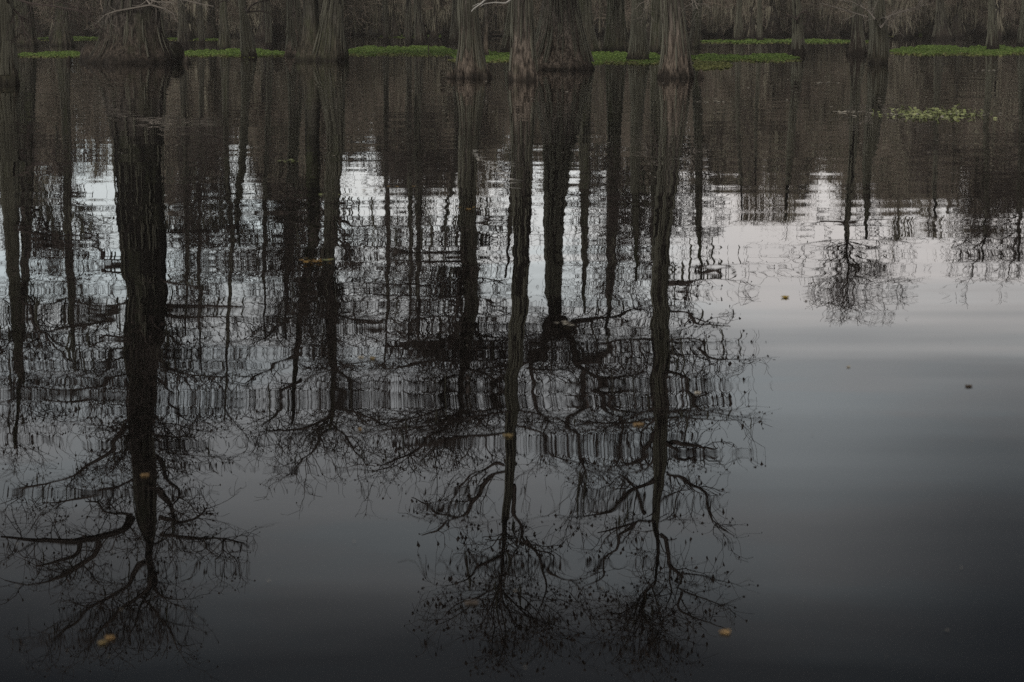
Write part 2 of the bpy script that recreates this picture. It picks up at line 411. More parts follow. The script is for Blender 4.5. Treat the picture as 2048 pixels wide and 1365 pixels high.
    for kx in range(knees):
        a = rng.uniform(math.pi * 1.0, math.pi * 2.0); rr = rb * rng.uniform(1.05, 1.4); hk = rng.uniform(.15, .4)
        kb = MB(); c0 = np.array([rr * math.cos(a), rr * math.sin(a) * .9, 0])
        k_pts = [(c0[0], c0[1], 0, .16 * hk / .3), (c0[0], c0[1], hk * .6, .09 * hk / .3), (c0[0] + .02, c0[1], hk, .05), (c0[0] + .02, c0[1], hk + .04, .01)]
        trunk_mesh(kb, k_pts, 5, 0, seed + kx, sides=12, rings=8, sink=.3); kb.build('knee', material, root, True)
    return root, O, D

TREES = 'bald cypress trees standing in the near water'
# far left edge
cypress('dark cypress cut off by the left edge of the picture', (5, 168, 66), [(8, 190, 52), (13, 240, 42), (17, 320, 34), (18, 404, 28), (25, 527, 19), (33, 640, 14), (38, 760, 9), (30, 880, 4)],
        [(9, [(33, 461), (74, 486), (123, 496), (172, 494)]), (8, [(25, 412), (62, 433), (90, 470), (110, 520)]), (6, [(33, 600), (70, 640), (120, 700), (170, 740)]), (6, [(30, 560), (60, 600), (90, 690)])],
        seed=2, flutes=14, nside=34, tw=1.3, moss=2.2, crown_from=6, material=BARK_G, group=TREES)
# giant left
def knees_b(mb, O):
    for px, py, w, hgt in ((352, 122, 34, 38), (182, 122, 46, 34), (332, 118, 30, 26)):
        X, D = gp(px, py); r = w * D / FP / 2; hz = hgt * D / FP
        c = np.array([X, D, 0]) - O
        trunk_mesh(mb, [(c[0], c[1], 0, r), (c[0], c[1], hz * .5, r * .9), (c[0], c[1], hz * .85, r * .62), (c[0], c[1], hz, r * .2)], 9, 0, int(px), sides=28, rings=14)
def giant_extra(mb, O):
    knees_b(mb, O); D = O[1] - .3; q = []
    for x, y, w in ((296, 260, 44), (306, 380, 34), (318, 480, 28), (324, 600, 24), (316, 700, 18), (304, 770, 8)):
        a, b_, c, dep = rp(x, y, D); q.append((a - O[0], -.3, c, w * dep / FP / 2))
    trunk_mesh(mb, q, 8, 1, 31, sides=32, sink=.0)
cypress('massive fluted cypress with the widest buttress, left of centre', (264, 126, 184), [(265, 140, 158), (267, 160, 136), (270, 190, 116), (274, 240, 102), (278, 363, 92), (285, 500, 82), (290, 600, 66), (284, 700, 62), (281, 800, 55), (286, 850, 46), (289, 900, 42), (290, 960, 43), (291, 1020, 40), (296, 1070, 32), (300, 1090, 15), (298, 1130, 13), (307, 1150, 15), (304, 1185, 9), (292, 1215, 6), (270, 1260, 3)],
        [(15, [(262, 1035), (248, 1070), (195, 1084), (146, 1092), (66, 1086), (0, 1079)]), (9, [(160, 1092), (155, 1115), (111, 1128), (66, 1137)]), (10, [(199, 1088), (195, 1119), (155, 1137), (111, 1155), (66, 1177), (9, 1159)]),
         (9, [(319, 1035), (368, 1048), (399, 1030), (417, 1008)]), (8, [(319, 1079), (377, 1088), (443, 1092), (505, 1110)]), (11, [(315, 982), (341, 1008), (350, 1044), (346, 1079)]), (10, [(310, 893), (330, 924), (332, 964), (359, 990), (341, 1008)]),
         (9, [(293, 1132), (266, 1146), (262, 1177), (217, 1212), (168, 1243), (102, 1274)]), (9, [(306, 1141), (301, 1186), (266, 1221), (222, 1248), (177, 1279)]), (8, [(310, 1146), (319, 1159), (319, 1190), (337, 1208), (377, 1210)]), (6, [(284, 1208), (310, 1239), (341, 1261), (350, 1288)]),
         (9, [(257, 840), (222, 884), (177, 911), (151, 946), (89, 977), (27, 982)]), (6, [(266, 955), (239, 982), (191, 991), (129, 999), (84, 999)]), (7, [(266, 1030), (231, 1028), (204, 1022), (195, 999), (164, 997)]), (5, [(330, 885), (386, 902), (432, 913)]), (5, [(310, 862), (350, 866), (390, 869)]),
         (11, [(308, 626), (369, 634), (451, 636), (501, 636)]), (10, [(263, 712), (230, 712), (209, 753), (190, 780)]), (9, [(246, 527), (205, 523), (193, 486), (144, 462)]), (7, [(324, 461), (361, 461), (435, 453), (464, 441)]), (9, [(300, 700), (340, 740), (380, 770), (450, 775)]), (8, [(262, 620), (200, 640), (120, 650), (60, 690)]), (7, [(262, 760), (200, 790), (120, 800), (40, 780)]), (7, [(310, 560), (360, 580), (420, 600)])],
        seed=5, flutes=22, nside=34, tw=1.0, moss=1.0, material=BARK_D, keep=.85, crown_from=8, extra=giant_extra, knees=3, group=TREES, depthj=2.5)
cypress('slender cypress with a pinched neck, between the giant left buttress and the shaggy pair', (498, 115, 30), [(496, 140, 24), (494, 170, 19), (491, 200, 11), (489, 250, 13), (484, 322, 12), (476, 404, 10), (474, 445, 7), (480, 500, 3)],
        [(6, [(478, 400), (431, 375), (369, 396), (330, 400)]), (5, [(474, 440), (435, 453), (400, 480)]), (5, [(480, 380), (520, 400), (560, 440)])], seed=8, flutes=10, nside=10, tw=.9, moss=1.2, crown_from=5, material=BARK_G, group=TREES)
cypress('cypress with a wide skirted foot, left trunk of the shaggy pair', (597, 113, 50), [(595, 135, 40), (592, 170, 28), (588, 240, 20), (585, 330, 18), (580, 450, 14), (576, 560, 9), (572, 680, 4)],
        [(5, [(582, 420), (620, 440), (660, 430)]), (6, [(578, 520), (540, 540), (490, 530)]), (5, [(578, 560), (620, 590), (640, 620)])], seed=9, flutes=12, nside=34, tw=1.3, moss=1.3, crown_from=6, group=TREES)
def e_stem(mb, O):
    X, D = gp(640, 118); q = [(X - O[0], .4, 0, .7)]
    for x, y, w in ((641, 160, 36), (642, 240, 28), (645, 450, 24), (632, 535, 15), (618, 630, 13), (609, 732, 9), (604, 810, 4)):
        a, b_, c, dep = rp(x, y, D); q.append((a - O[0], .4, c, w * dep / FP / 2))
    trunk_mesh(mb, q, 10, 1, 77, sides=40)
cypress('shaggy double-stemmed cypress with a broad toothed base, right trunk of the pair', (656, 122, 70), [(660, 150, 56), (666, 200, 42), (672, 260, 32), (664, 400, 25), (656, 535, 21), (660, 600, 17), (667, 700, 14), (668, 780, 10), (662, 860, 5)],
        [(8, [(668, 620), (700, 650), (760, 660), (800, 640)]), (7, [(610, 700), (570, 720), (520, 760), (480, 790)]), (7, [(664, 740), (700, 790), (740, 850)]), (6, [(606, 780), (560, 800), (520, 850)]), (7, [(640, 600), (600, 640), (560, 650), (500, 690)]), (7, [(672, 420), (710, 450), (760, 440)]), (5, [(664, 800), (640, 850), (600, 900)]), (7, [(664, 815), (610, 850), (550, 850), (490, 870)]), (7, [(664, 790), (720, 810), (790, 850), (850, 850)]), (6, [(660, 850), (630, 900), (590, 940)]), (5, [(664, 830), (700, 880), (740, 920)])],
        seed=12, flutes=18, nside=48, tw=1.25, moss=1.2, crown_from=6, material=BARK_G, group=TREES, extra=e_stem)
# centre trio
r_f, O_f, D_f = cypress('cypress with a round knot scar and bell-shaped foot, leftmost of the centre trio', (942, 156, 71), [(942, 175, 60), (941, 205, 47), (940, 240, 37), (936, 300, 34), (934, 363, 31), (936, 503, 27), (942, 600, 24), (936, 679, 20), (930, 732, 15), (925, 790, 9), (915, 860, 4)],
        [(9, [(924, 507), (881, 505), (856, 507), (798, 507), (774, 486), (725, 486)]), (9, [(926, 576), (917, 597), (864, 605), (823, 597), (741, 593)]), (5, [(921, 486), (885, 482), (880, 461), (905, 441)]), (6, [(954, 425), (987, 437), (1012, 451)]),
         (9, [(921, 724), (885, 724), (823, 736), (762, 749)]), (9, [(934, 691), (897, 683), (856, 691), (762, 687)]), (8, [(946, 650), (967, 671), (995, 675), (1020, 690)]), (7, [(925, 770), (880, 800), (820, 830), (740, 850)]), (6, [(925, 800), (960, 830), (985, 860)]), (8, [(930, 640), (890, 630), (830, 650), (790, 700)]), (8, [(924, 800), (870, 850), (800, 850), (720, 870)]), (7, [(922, 820), (880, 870), (830, 900), (760, 930)]), (7, [(926, 740), (980, 760), (1020, 800), (1060, 850)])],
        seed=21, flutes=15, nside=46, tw=1.4, moss=.8, crown_from=5, knees=2, group=TREES)
r_g, O_g, D_g = cypress('tall cypress with shaggy bark and low snagged foot, middle of the centre trio', (1047, 161, 60), [(1047, 180, 55), (1046, 210, 47), (1045, 240, 42), (1044, 330, 36), (1044, 450, 32), (1040, 560, 28), (1036, 660, 27), (1028, 760, 22), (1022, 870, 17), (1024, 893, 16), (1019, 973, 12), (1014, 1044, 10), (1010, 1092, 7), (1003, 1145, 5), (1000, 1190, 4)],
        [(9, [(1014, 940), (988, 948), (948, 999), (930, 1021), (895, 1037), (888, 1061), (842, 1075)]), (5, [(930, 1021), (877, 1015), (828, 999), (811, 990)]), (5, [(1010, 925), (1000, 915), (943, 955), (910, 1000), (900, 1040)]),
         (8, [(1026, 973), (1041, 1026), (1052, 1052), (1048, 1070), (1068, 1088), (1117, 1101), (1118, 1115)]), (5, [(1054, 1079), (1086, 1123), (1094, 1150), (1090, 1190), (1077, 1221), (1063, 1239)]), (4, [(1000, 1170), (970, 1200), (920, 1210), (890, 1235)]), (5, [(1008, 1110), (960, 1120), (920, 1150), (880, 1160)]),
         (8, [(1022, 880), (980, 895), (900, 900), (800, 900)]), (7, [(1026, 800), (960, 820), (880, 830), (800, 860)]), (7, [(1026, 790), (1080, 810), (1150, 860), (1200, 850)]), (6, [(1030, 850), (1080, 870), (1110, 900), (1140, 905)]), (5, [(1094, 1120), (1130, 1150), (1170, 1140)])],
        seed=22, flutes=13, nside=24, tw=.95, moss=.35, keep=.55, crown_from=13, twl=(.6, 1.7), group=TREES, endfan=13, depthj=1.2, budn=1.3)
cypress('huge ribbed cypress with splayed buttress, behind the centre trio', (1116, 139, 146), [(1118, 158, 128), (1120, 188, 104), (1121, 225, 82), (1120, 270, 66), (1114, 330, 48), (1108, 420, 38), (1106, 500, 32), (1106, 580, 28), (1108, 640, 26), (1112, 660, 20), (1120, 700, 9)],
        [(15, [(1104, 640), (1090, 660), (1086, 683), (1098, 704), (1061, 720), (1036, 736), (980, 745), (940, 760)]), (15, [(1120, 645), (1138, 660), (1143, 691), (1155, 724), (1172, 740), (1192, 765), (1233, 765), (1274, 753), (1295, 740)]), (9, [(1053, 745), (1110, 753), (1151, 745)]),
         (10, [(1172, 745), (1170, 787), (1139, 822), (1134, 866), (1161, 893), (1175, 940), (1160, 975)]), (8, [(1200, 765), (1215, 790), (1232, 818), (1272, 831), (1330, 860)]), (11, [(1112, 650), (1143, 663), (1160, 654), (1205, 646), (1246, 634), (1290, 600)]), (8, [(1036, 736), (1010, 780), (960, 800), (880, 820), (800, 850)]), (7, [(1060, 720), (1070, 780), (1100, 830), (1090, 900)]),
         (8, [(1155, 724), (1200, 720), (1240, 700), (1300, 700), (1380, 720)]), (7, [(1100, 700), (1040, 690), (980, 700), (900, 690), (840, 700)]), (8, [(1190, 765), (1250, 800), (1330, 800), (1420, 770)]), (6, [(1240, 830), (1250, 880), (1230, 920), (1190, 950)])],
        seed=23, flutes=30, nside=34, tw=1.45, moss=.75, crown_from=9, group=TREES, depthj=2.6)
cypress('cone-footed mossy cypress standing in the green weed left of the tall right one', (1277, 121, 46), [(1277, 140, 36), (1276, 175, 27), (1274, 230, 20), (1270, 322, 15), (1272, 445, 10), (1272, 560, 5)],
        [(6, [(1272, 400), (1230, 420), (1180, 410)]), (6, [(1272, 430), (1300, 460), (1310, 500)]), (5, [(1272, 480), (1240, 500), (1200, 540)])], seed=24, flutes=11, nside=26, tw=1.1, moss=1.9, crown_from=5, material=BARK_G, group=TREES)
cypress('tall straight cypress with a smooth tapering foot, rightmost of the large near trunks', (1351, 156, 73), [(1351, 175, 62), (1350, 210, 50), (1347, 245, 44), (1340, 300, 40), (1332, 400, 36), (1323, 470, 30), (1320, 530, 28), (1318, 610, 27), (1325, 650, 26), (1322, 740, 25), (1324, 850, 23), (1324, 893, 22), (1320, 959, 18), (1317, 1000, 11), (1318, 1061, 8.5), (1320, 1097, 7), (1314, 1132, 5), (1311, 1160, 4.5), (1292, 1176, 4), (1287, 1203, 4), (1285, 1235, 4)],
        [(8, [(1323, 1061), (1338, 1079), (1338, 1110), (1369, 1132), (1351, 1154), (1365, 1168), (1418, 1185), (1453, 1199)]), (4, [(1343, 1110), (1338, 1159), (1334, 1225)]), (5, [(1365, 1172), (1360, 1221), (1409, 1247), (1449, 1270)]), (7, [(1334, 951), (1382, 964), (1413, 982), (1436, 1026), (1480, 1070)]), (7, [(1314, 964), (1276, 982), (1232, 999), (1179, 1008), (1134, 1017)]),
         (8, [(1314, 1026), (1281, 1026), (1254, 1044), (1223, 1057), (1192, 1066)]), (6, [(1281, 1030), (1272, 1048), (1241, 1070), (1241, 1092), (1210, 1115), (1214, 1141), (1170, 1168), (1161, 1203)]), (8, [(1336, 622), (1373, 626), (1389, 650), (1422, 656), (1463, 658)]), (9, [(1330, 745), (1370, 760), (1410, 800), (1470, 840)]), (8, [(1330, 840), (1380, 830), (1440, 830), (1480, 850)]), (7, [(1330, 700), (1380, 690), (1410, 720), (1470, 730)]), (6, [(1300, 1010), (1250, 960), (1200, 950)]),
         (8, [(1312, 780), (1270, 830), (1220, 870), (1160, 890)]), (7, [(1332, 890), (1390, 900), (1440, 910)]), (7, [(1332, 800), (1380, 790), (1440, 800), (1485, 810)]), (7, [(1318, 700), (1260, 690), (1200, 720)]), (7, [(1320, 840), (1260, 860), (1180, 850), (1120, 870)]), (9, [(1330, 560), (1380, 560), (1440, 540), (1480, 560)]), (7, [(1316, 880), (1260, 910), (1200, 920)])],
        seed=25, flutes=17, nside=22, tw=.95, moss=.5, keep=.55, crown_from=10, twl=(.7, 1.9), group=TREES, endfan=14, depthj=1.3, knees=1)
MID = 'bald cypress trees in the middle distance'
cypress('dark mossy cypress left of the white reflection gap, third trunk from the left edge', (124, 92, 44), [(126, 120, 30), (128, 160, 20), (131, 240, 15), (135, 363, 14), (137, 486, 13), (142, 548, 15), (144, 609, 12), (146, 650, 9), (150, 730, 4)],
        [(6, [(144, 600), (127, 615), (100, 630), (50, 640)]), (6, [(150, 620), (180, 635), (230, 640)]), (5, [(136, 400), (170, 410), (200, 430)]), (6, [(142, 560), (110, 570), (70, 560)])], seed=31, flutes=12, nside=26, tw=.7, moss=1.1, material=BARK_G, crown_from=9, group=MID)
MIDS = [
 ('thin dark cypress rising right behind the giant left buttress', (366, 93, 22), [(366, 130, 12), (368, 240, 9), (372, 400, 8), (375, 560, 6), (372, 680, 3)], 28),
 ('slim straight cypress, short way right of the giant left buttress', (404, 89, 12), [(404, 120, 8), (402, 240, 8), (400, 380, 5), (398, 520, 6), (400, 640, 4), (404, 780, 2)], 34),
 ('lumpy mossy cypress half way between the giant buttress and the necked trunk', (450, 98, 28), [(450, 130, 14), (451, 240, 9), (455, 380, 8), (465, 450, 7), (462, 560, 5), (455, 700, 5), (450, 830, 3)], 34),
 ('small conical cypress foot just left of the shaggy pair', (540, 95, 15), [(539, 130, 10), (536, 240, 8), (530, 380, 7), (528, 520, 5), (532, 690, 3)], 26),
 ('narrow cypress standing left of two, beyond the long green weed strip', (818, 87, 13), [(818, 120, 9), (818, 240, 8), (820, 420, 7), (822, 560, 5), (818, 700, 3)], 26),
 ('cone-footed cypress standing right of two, beyond the long green weed strip', (840, 90, 26), [(838, 120, 14), (834, 240, 11), (838, 420, 10), (835, 580, 7), (840, 720, 3)], 30),
 ('leaning dark cypress close behind the knot-scarred trunk', (908, 86, 24), [(912, 110, 18), (916, 240, 11), (910, 350, 8), (880, 480, 4)], 14),
 ('curved leaning cypress foot between the two left trunks of the centre trio', (1012, 106, 26), [(1016, 130, 17), (1024, 200, 11), (1030, 280, 10), (1022, 420, 7), (1010, 560, 4)], 16),
 ('mossy cypress peeping out right behind the huge ribbed buttress', (1178, 104, 50), [(1172, 130, 34), (1168, 180, 26), (1168, 260, 22), (1170, 380, 16), (1168, 520, 9), (1166, 640, 4)], 26),
 ('thick shaggy cypress left of the cone-footed one', (1232, 101, 52), [(1232, 130, 40), (1230, 180, 32), (1228, 260, 26), (1226, 404, 20), (1221, 527, 16), (1215, 620, 9), (1215, 680, 4)], 30),
 ('slim cypress with a broken foot hidden close left of the tall right trunk', (1312, 103, 26), [(1312, 130, 20), (1311, 240, 17), (1310, 420, 13), (1309, 600, 11), (1306, 800, 6)], 24),
 ('dark cypress foot just right of the tall right trunk', (1388, 96, 22), [(1390, 130, 16), (1396, 240, 15), (1398, 380, 12), (1398, 470, 9), (1402, 560, 4)], 30),
 ('bushy-footed cypress, left of two at the far weed line right of centre', (1478, 82, 20), [(1476, 120, 9), (1475, 240, 7), (1481, 338, 6), (1485, 430, 3)], 10),
 ('straggly cypress, right of two at the far weed line right of centre', (1520, 82, 14), [(1518, 120, 7), (1512, 240, 5), (1510, 380, 3)], 8),
 ('dark post-like cypress standing alone at the end of the right weed mat', (1597, 109, 28), [(1596, 130, 22), (1592, 170, 17), (1590, 200, 14), (1584, 240, 12), (1578, 343, 9), (1571, 425, 4)], 12),
 ('spreading cypress, slimmer left trunk of the right hand pair', (1715, 110, 42), [(1715, 130, 28), (1712, 160, 19), (1707, 240, 14), (1701, 363, 11), (1695, 445, 9), (1695, 519, 5), (1695, 550, 3)], 16),
 ('dark cypress, darker right trunk of the right hand pair', (1757, 128, 40), [(1757, 150, 36), (1754, 190, 32), (1746, 240, 28), (1738, 300, 23), (1736, 330, 14), (1732, 420, 8), (1732, 480, 4)], 12),
 ('broad-footed distant cypress right of the right hand pair', (1885, 80, 46), [(1882, 100, 26), (1876, 140, 14), (1871, 240, 9), (1871, 385, 7), (1870, 450, 3)], 14),
 ('small peg-footed cypress standing in the far right green mat', (1984, 100, 24), [(1983, 130, 17), (1978, 180, 11), (1972, 240, 9), (1974, 363, 8), (1972, 420, 6), (1965, 520, 3)], 30),
 ('cypress cut off by the right edge of the picture', (2046, 94, 28), [(2046, 130, 18), (2046, 240, 12), (2040, 400, 9), (2040, 520, 4)], 26),
 ('stout dark cypress in the shade, second trunk from the left edge', (48, 92, 60), [(50, 120, 44), (52, 240, 30), (54, 400, 22), (50, 560, 14), (46, 700, 6)], 26),
 ('slim cypress with a pole-like trunk left of the centre trio', (772, 82, 12), [(772, 130, 9), (772, 300, 8), (776, 480, 7), (776, 620, 5), (770, 760, 3)], 30),
]
LIM = {15: [(5, [(1697, 470), (1660, 480), (1620, 500), (1596, 520)]), (5, [(1697, 470), (1740, 480), (1790, 490), (1845, 500)]), (4, [(1696, 490), (1670, 510), (1645, 540), (1620, 560)]), (4, [(1696, 490), (1730, 515), (1760, 540), (1800, 560)]),
            (4, [(1696, 500), (1680, 530), (1660, 570)]), (4, [(1696, 500), (1715, 540), (1740, 580)]), (4, [(1697, 450), (1650, 440), (1600, 450)]), (4, [(1697, 450), (1750, 440), (1830, 450)]), (3, [(1695, 540), (1700, 580), (1706, 612)]), (3, [(1695, 540), (1690, 590), (1685, 615)])],
       18: [(4, [(1972, 430), (1940, 450), (1905, 490)]), (4, [(1972, 440), (1930, 470), (1900, 530)]), (4, [(1970, 450), (2000, 480), (2030, 520)]), (4, [(1968, 470), (1950, 520), (1940, 560)])],
       19: [(4, [(2040, 430), (2010, 470), (1990, 530)]), (4, [(2040, 450), (2020, 520), (2010, 565)])]}
for k, (lab, base, tr, ns) in enumerate(MIDS):
    mossy = k in (2, 8, 9, 10, 11, 16, 20)
    big = k == 15
    cypress(lab, base, tr, LIM.get(k, ()), seed=40 + k, flutes=10 if base[2] < 30 else 14, nside=ns, tw=(.95 if k in (18, 19) else .6) if not big else .5, moss=.75 if not big else .06, material=BARK_G if mossy else BARK_F,
            crown_from=(5 if not big else 8.5), group=MID, twl=(.9, 2.4), up=.25 if k != 15 else .5, endfan=0 if not big else 10, budn=.7)
# bleached dead branch caught on the middle trunk of the trio
mb = MB()
def dbranch(pts, w0):
    P = resample([dp(x, y, D_g - .9 - i * .15)[:3] for i, (x, y) in enumerate(pts)], 12); P = P - O_g
    tubes(mb, P[None], np.linspace(w0, w0 * .35, 12)[None] * D_g / FP / 2, 6)
dbranch([(1030, -42), (1000, -25), (972, -2), (962, 8), (948, 17), (942, 24)], 6); dbranch([(1030, -8), (1012, 7), (990, 5), (968, 8), (960, 14)], 4); dbranch([(966, 6), (956, 8), (944, 14)], 3)
dbranch([(1030, -42), (1040, -46), (1046, -48)], 6)
db = mb.build('dead_branch', PALE, r_g); db['label'] = 'bleached bare branch pointing left'

# low bare twigs reaching into the picture from above
def lowtwigs(root, O, D, lims, n2=40, w0=4, material=TWIG):
    m_ = MB(); A = []
    for pl in lims:
        dy = rng.normal() * .8
        P = resample([dp(x, y, D + dy)[:3] for x, y in pl], 8) - O; A.append(P)
    A = np.stack(A); A[1:, 0] = A[0, 0] + rng.normal(size=(len(A) - 1, 3)) * .01; R = np.repeat(np.linspace(w0, w0 * .4, 8)[None] * D / FP / 2, len(A), 0)
    tubes(m_, A, R, 5)
    B_, C_ = grow(A, R, n2, .25, 1.1, k=6, fwd=.9, up=-.05, wob=.3, r0=.6, rtip=.004, rmax=.012); tubes(m_, B_, C_, 3)
    E_, F_ = grow(B_, C_, n2 * 3, .1, .5, k=4, fwd=.8, up=-.1, wob=.4, r0=.7, rtip=.003, rmax=.006); tubes(m_, E_, F_, 3)
    m_.build('low_branches', material, root)
LT = plain('pale_twigs', (.16, .14, .12), (.34, .30, .26), 3)
def find(lab): return next(o for o in COL.objects if o.get('label', '').startswith(lab))
def lt(lab, lims, **kw):
    r = find(lab); O = np.array(r.location); lowtwigs(r, O, O[1] - .8, lims, **kw)
lt('dark cypress, darker', [[(1755, 40), (1720, 30), (1680, 18), (1640, 6)], [(1755, 45), (1735, 20), (1700, 2)], [(1760, 40), (1800, 25), (1850, 10)], [(1757, 60), (1775, 40), (1790, 20)]], n2=60, material=LT)
lt('dark post-like', [[(1594, 40), (1580, 30), (1570, 34)], [(1596, 30), (1612, 20), (1622, 36)], [(1594, 55), (1605, 48), (1618, 50)]], n2=30)
lt('slender cypress', [[(494, 25), (520, 22), (548, 30)], [(492, 10), (470, -4), (440, 4)], [(494, 20), (510, 6), (540, 0)]], n2=30)
lt('dark cypress cut off', [[(10, -10), (60, 8), (120, 14), (190, 30)], [(10, -30), (80, -10), (160, 18), (200, 60)], [(10, 0), (40, 30), (50, 70)]], n2=80, w0=5)
lt('massive fluted', [[(300, 10), (330, 18), (350, 30)], [(280, -10), (310, 4), (350, 6)], [(240, 20), (210, 30), (190, 50)], [(300, -20), (380, 4), (430, 14)]], n2=60, material=LT)
lt('tall straight', [[(1338, -20), (1300, -5), (1290, 20)], [(1360, -30), (1385, -10), (1395, 20)]], n2=20, material=LT)

# ------------------------------------------------------------------ distant trees: four kinds, copied
def proto(seed, Ht, rb, lean, mossy, twd):
    global rng
    rng = np.random.default_rng(seed)
    root = empty('distant_cypress', (0, 0, 0))
    pts = [(0, 0, 0, rb)] + [(lean * f * Ht + rng.normal() * .12, rng.normal() * .12, f * Ht, rb * w) for f, w in ((.05, .72), (.1, .5), (.18, .38), (.35, .31), (.55, .25), (.75, .16), (.9, .09), (1., .03))]
    mb = MB(); q = trunk_mesh(mb, pts, 11, rb, seed, sides=26, rings=26); mb.build('trunk', BARK_F, root, True)
    up_q = resample(q[q[:, 2] > 2.6], 12); TP, TR = up_q[None, :, :3], up_q[None, :, 3]
    cr = MB(); mo = MB()
    A, B_ = grow(TP, TR, 46, 1.8, 4.6, k=6, fwd=.2, up=.2, wob=.3, r0=.3, rtip=.012, rmax=.06, t0=0.)
    f = np.clip((Ht * 1.05 - A[:, 0, 2]) / (Ht * .4), .45, 1)[:, None, None]; A = A[:, :1] + (A - A[:, :1]) * f
    tubes(cr, A, B_, 3)
    A2, B2 = grow(A, B_, int(800 * twd), .6, 2.3, k=4, fwd=.7, up=.15, wob=.35, r0=.6, rtip=.008, rmax=.018); tubes(cr, A2, B2, 3)
    A3, B3 = grow(A2, B2, int(5000 * twd), .3, 1.2, k=3, fwd=.7, up=.1, wob=.35, r0=.7, rtip=.007, rmax=.011); tubes(cr, A3, B3, 3)
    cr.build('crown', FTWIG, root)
    n = int(520 * mossy); a, _, _ = samp(A, B_, n, .05); strands(mo, a, rng.uniform(.4, 2.2, n), rng.uniform(.03, .10, n))
    n = int(500 * mossy); a, _, _ = samp(A2, B2, n, .05); strands(mo, a, rng.uniform(.2, 1.2, n), rng.uniform(.02, .05, n))
    shag(mo, q, 120, 1.2, Ht * .7, .4, 1.8, .02, .06, seed)
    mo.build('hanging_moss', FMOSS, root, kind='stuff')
    return root
protos = [proto(101, 20, .9, .01, 1.2, 1.), proto(102, 20, .7, -.015, .8, 1.2), proto(103, 17, .55, .03, 1.6, .9), proto(104, 20, 1.25, .0, 1.0, 1.1), proto(105, 14, .38, -.04, 1.2, .7)]
rng = np.random.default_rng(77)
DL = ['tall mossy cypress lost in the distant belt of trees', 'thin straight cypress lost in the distant belt of trees', 'short moss-hung cypress lost in the distant belt of trees', 'wide-footed cypress lost in the distant belt of trees', 'small slanting cypress lost in the distant belt of trees']
used = [False] * 5
def place(k, x, y, s, rz):
    r = protos[k]
    if used[k]:
        c = r.copy(); COL.objects.link(c)
        for ch in r.children:
            d = ch.copy(); COL.objects.link(d); d.parent = c
        r = c
    used[k] = True
    r.location = (x, y, 0); r.rotation_euler = (0, 0, rz); r.scale = (s, s, s * rng.uniform(.92, 1.1))
    tag(r, DL[k], 'cypress tree', 'distant cypress trees')
for i in range(210):
    Dm = 158 + 140 * (i / 210) ** .8 + rng.uniform(-6, 6)
    x = rng.uniform(-1, 1) * (.30 * Dm + 6)
    k = int(rng.choice(5, p=[.26, .24, .2, .2, .1]))
    s = Dm * (rng.uniform(.072, .100) if x / Dm > .10 else rng.uniform(.062, .094)) / (20, 20, 19, 20, 20)[k]
    if abs(x / Dm - .0) < .10: s *= .90
    place(k, x, Dm, s, rng.uniform(0, 6.28))

# ------------------------------------------------------------------ far wood as one mass
def mass(name, label, material, n, L0, L1, w0, w1, twig, d0=205, d1=335, hmax=11):
    D_ = rng.uniform(d0, d1, n); x = rng.uniform(-1, 1, n) * (.36 * D_ + 20)
    hl = hmax * (1 + .22 * np.sin(x * .11 + 2) + .18 * np.sin(x * .31 + D_ * .05) + .12 * np.sin(x * .9)) * (D_ / 270)
    if not twig:
        nc = n // 9; ci = rng.integers(0, nc, n); x = rng.permutation(x)[:nc][ci] + rng.normal(size=n) * .35; D_ = D_[:nc][ci] + rng.normal(size=n) * .35
        hl = hmax * (1 + .22 * np.sin(x * .11 + 2) + .18 * np.sin(x * .31 + D_ * .05)) * (D_ / 270)
    zt = hl * rng.beta(1.15, 1.15, n) + .6
    pos = np.stack([x, D_, zt], 1); m_ = MB(); L = rng.uniform(L0, L1, n)
    if not twig: strands(m_, pos, np.minimum(L, zt + .2), rng.uniform(w0, w1, n), sway=.03)
    else:
        d = unit(rng.normal(size=(n, 3)) * [1, 1, .8] + [0, 0, .5]); k = 4
        P = pos[:, None] + d[:, None] * (L[:, None] * np.linspace(0, 1, k)[None])[..., None]
        P[:, 1:] += rng.normal(size=(n, k - 1, 3)) * .12 * L[:, None, None]; P[:, :, 2] = np.maximum(P[:, :, 2], .2)
        tubes(m_, P, rng.uniform(w0, w1, n)[:, None] * np.linspace(1, .3, k)[None], 3)
    o = m_.build(name, material); tag(o, label, 'woodland', kind='stuff')
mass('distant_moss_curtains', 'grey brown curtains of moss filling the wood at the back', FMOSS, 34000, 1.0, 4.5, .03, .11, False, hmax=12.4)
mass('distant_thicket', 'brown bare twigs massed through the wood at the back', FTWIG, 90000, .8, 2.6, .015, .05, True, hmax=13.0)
mass('far_undergrowth', 'dark low scrub along the far shore', FMOSS, 9000, .6, 2.0, .05, .2, True, d0=270, d1=340, hmax=3.4)

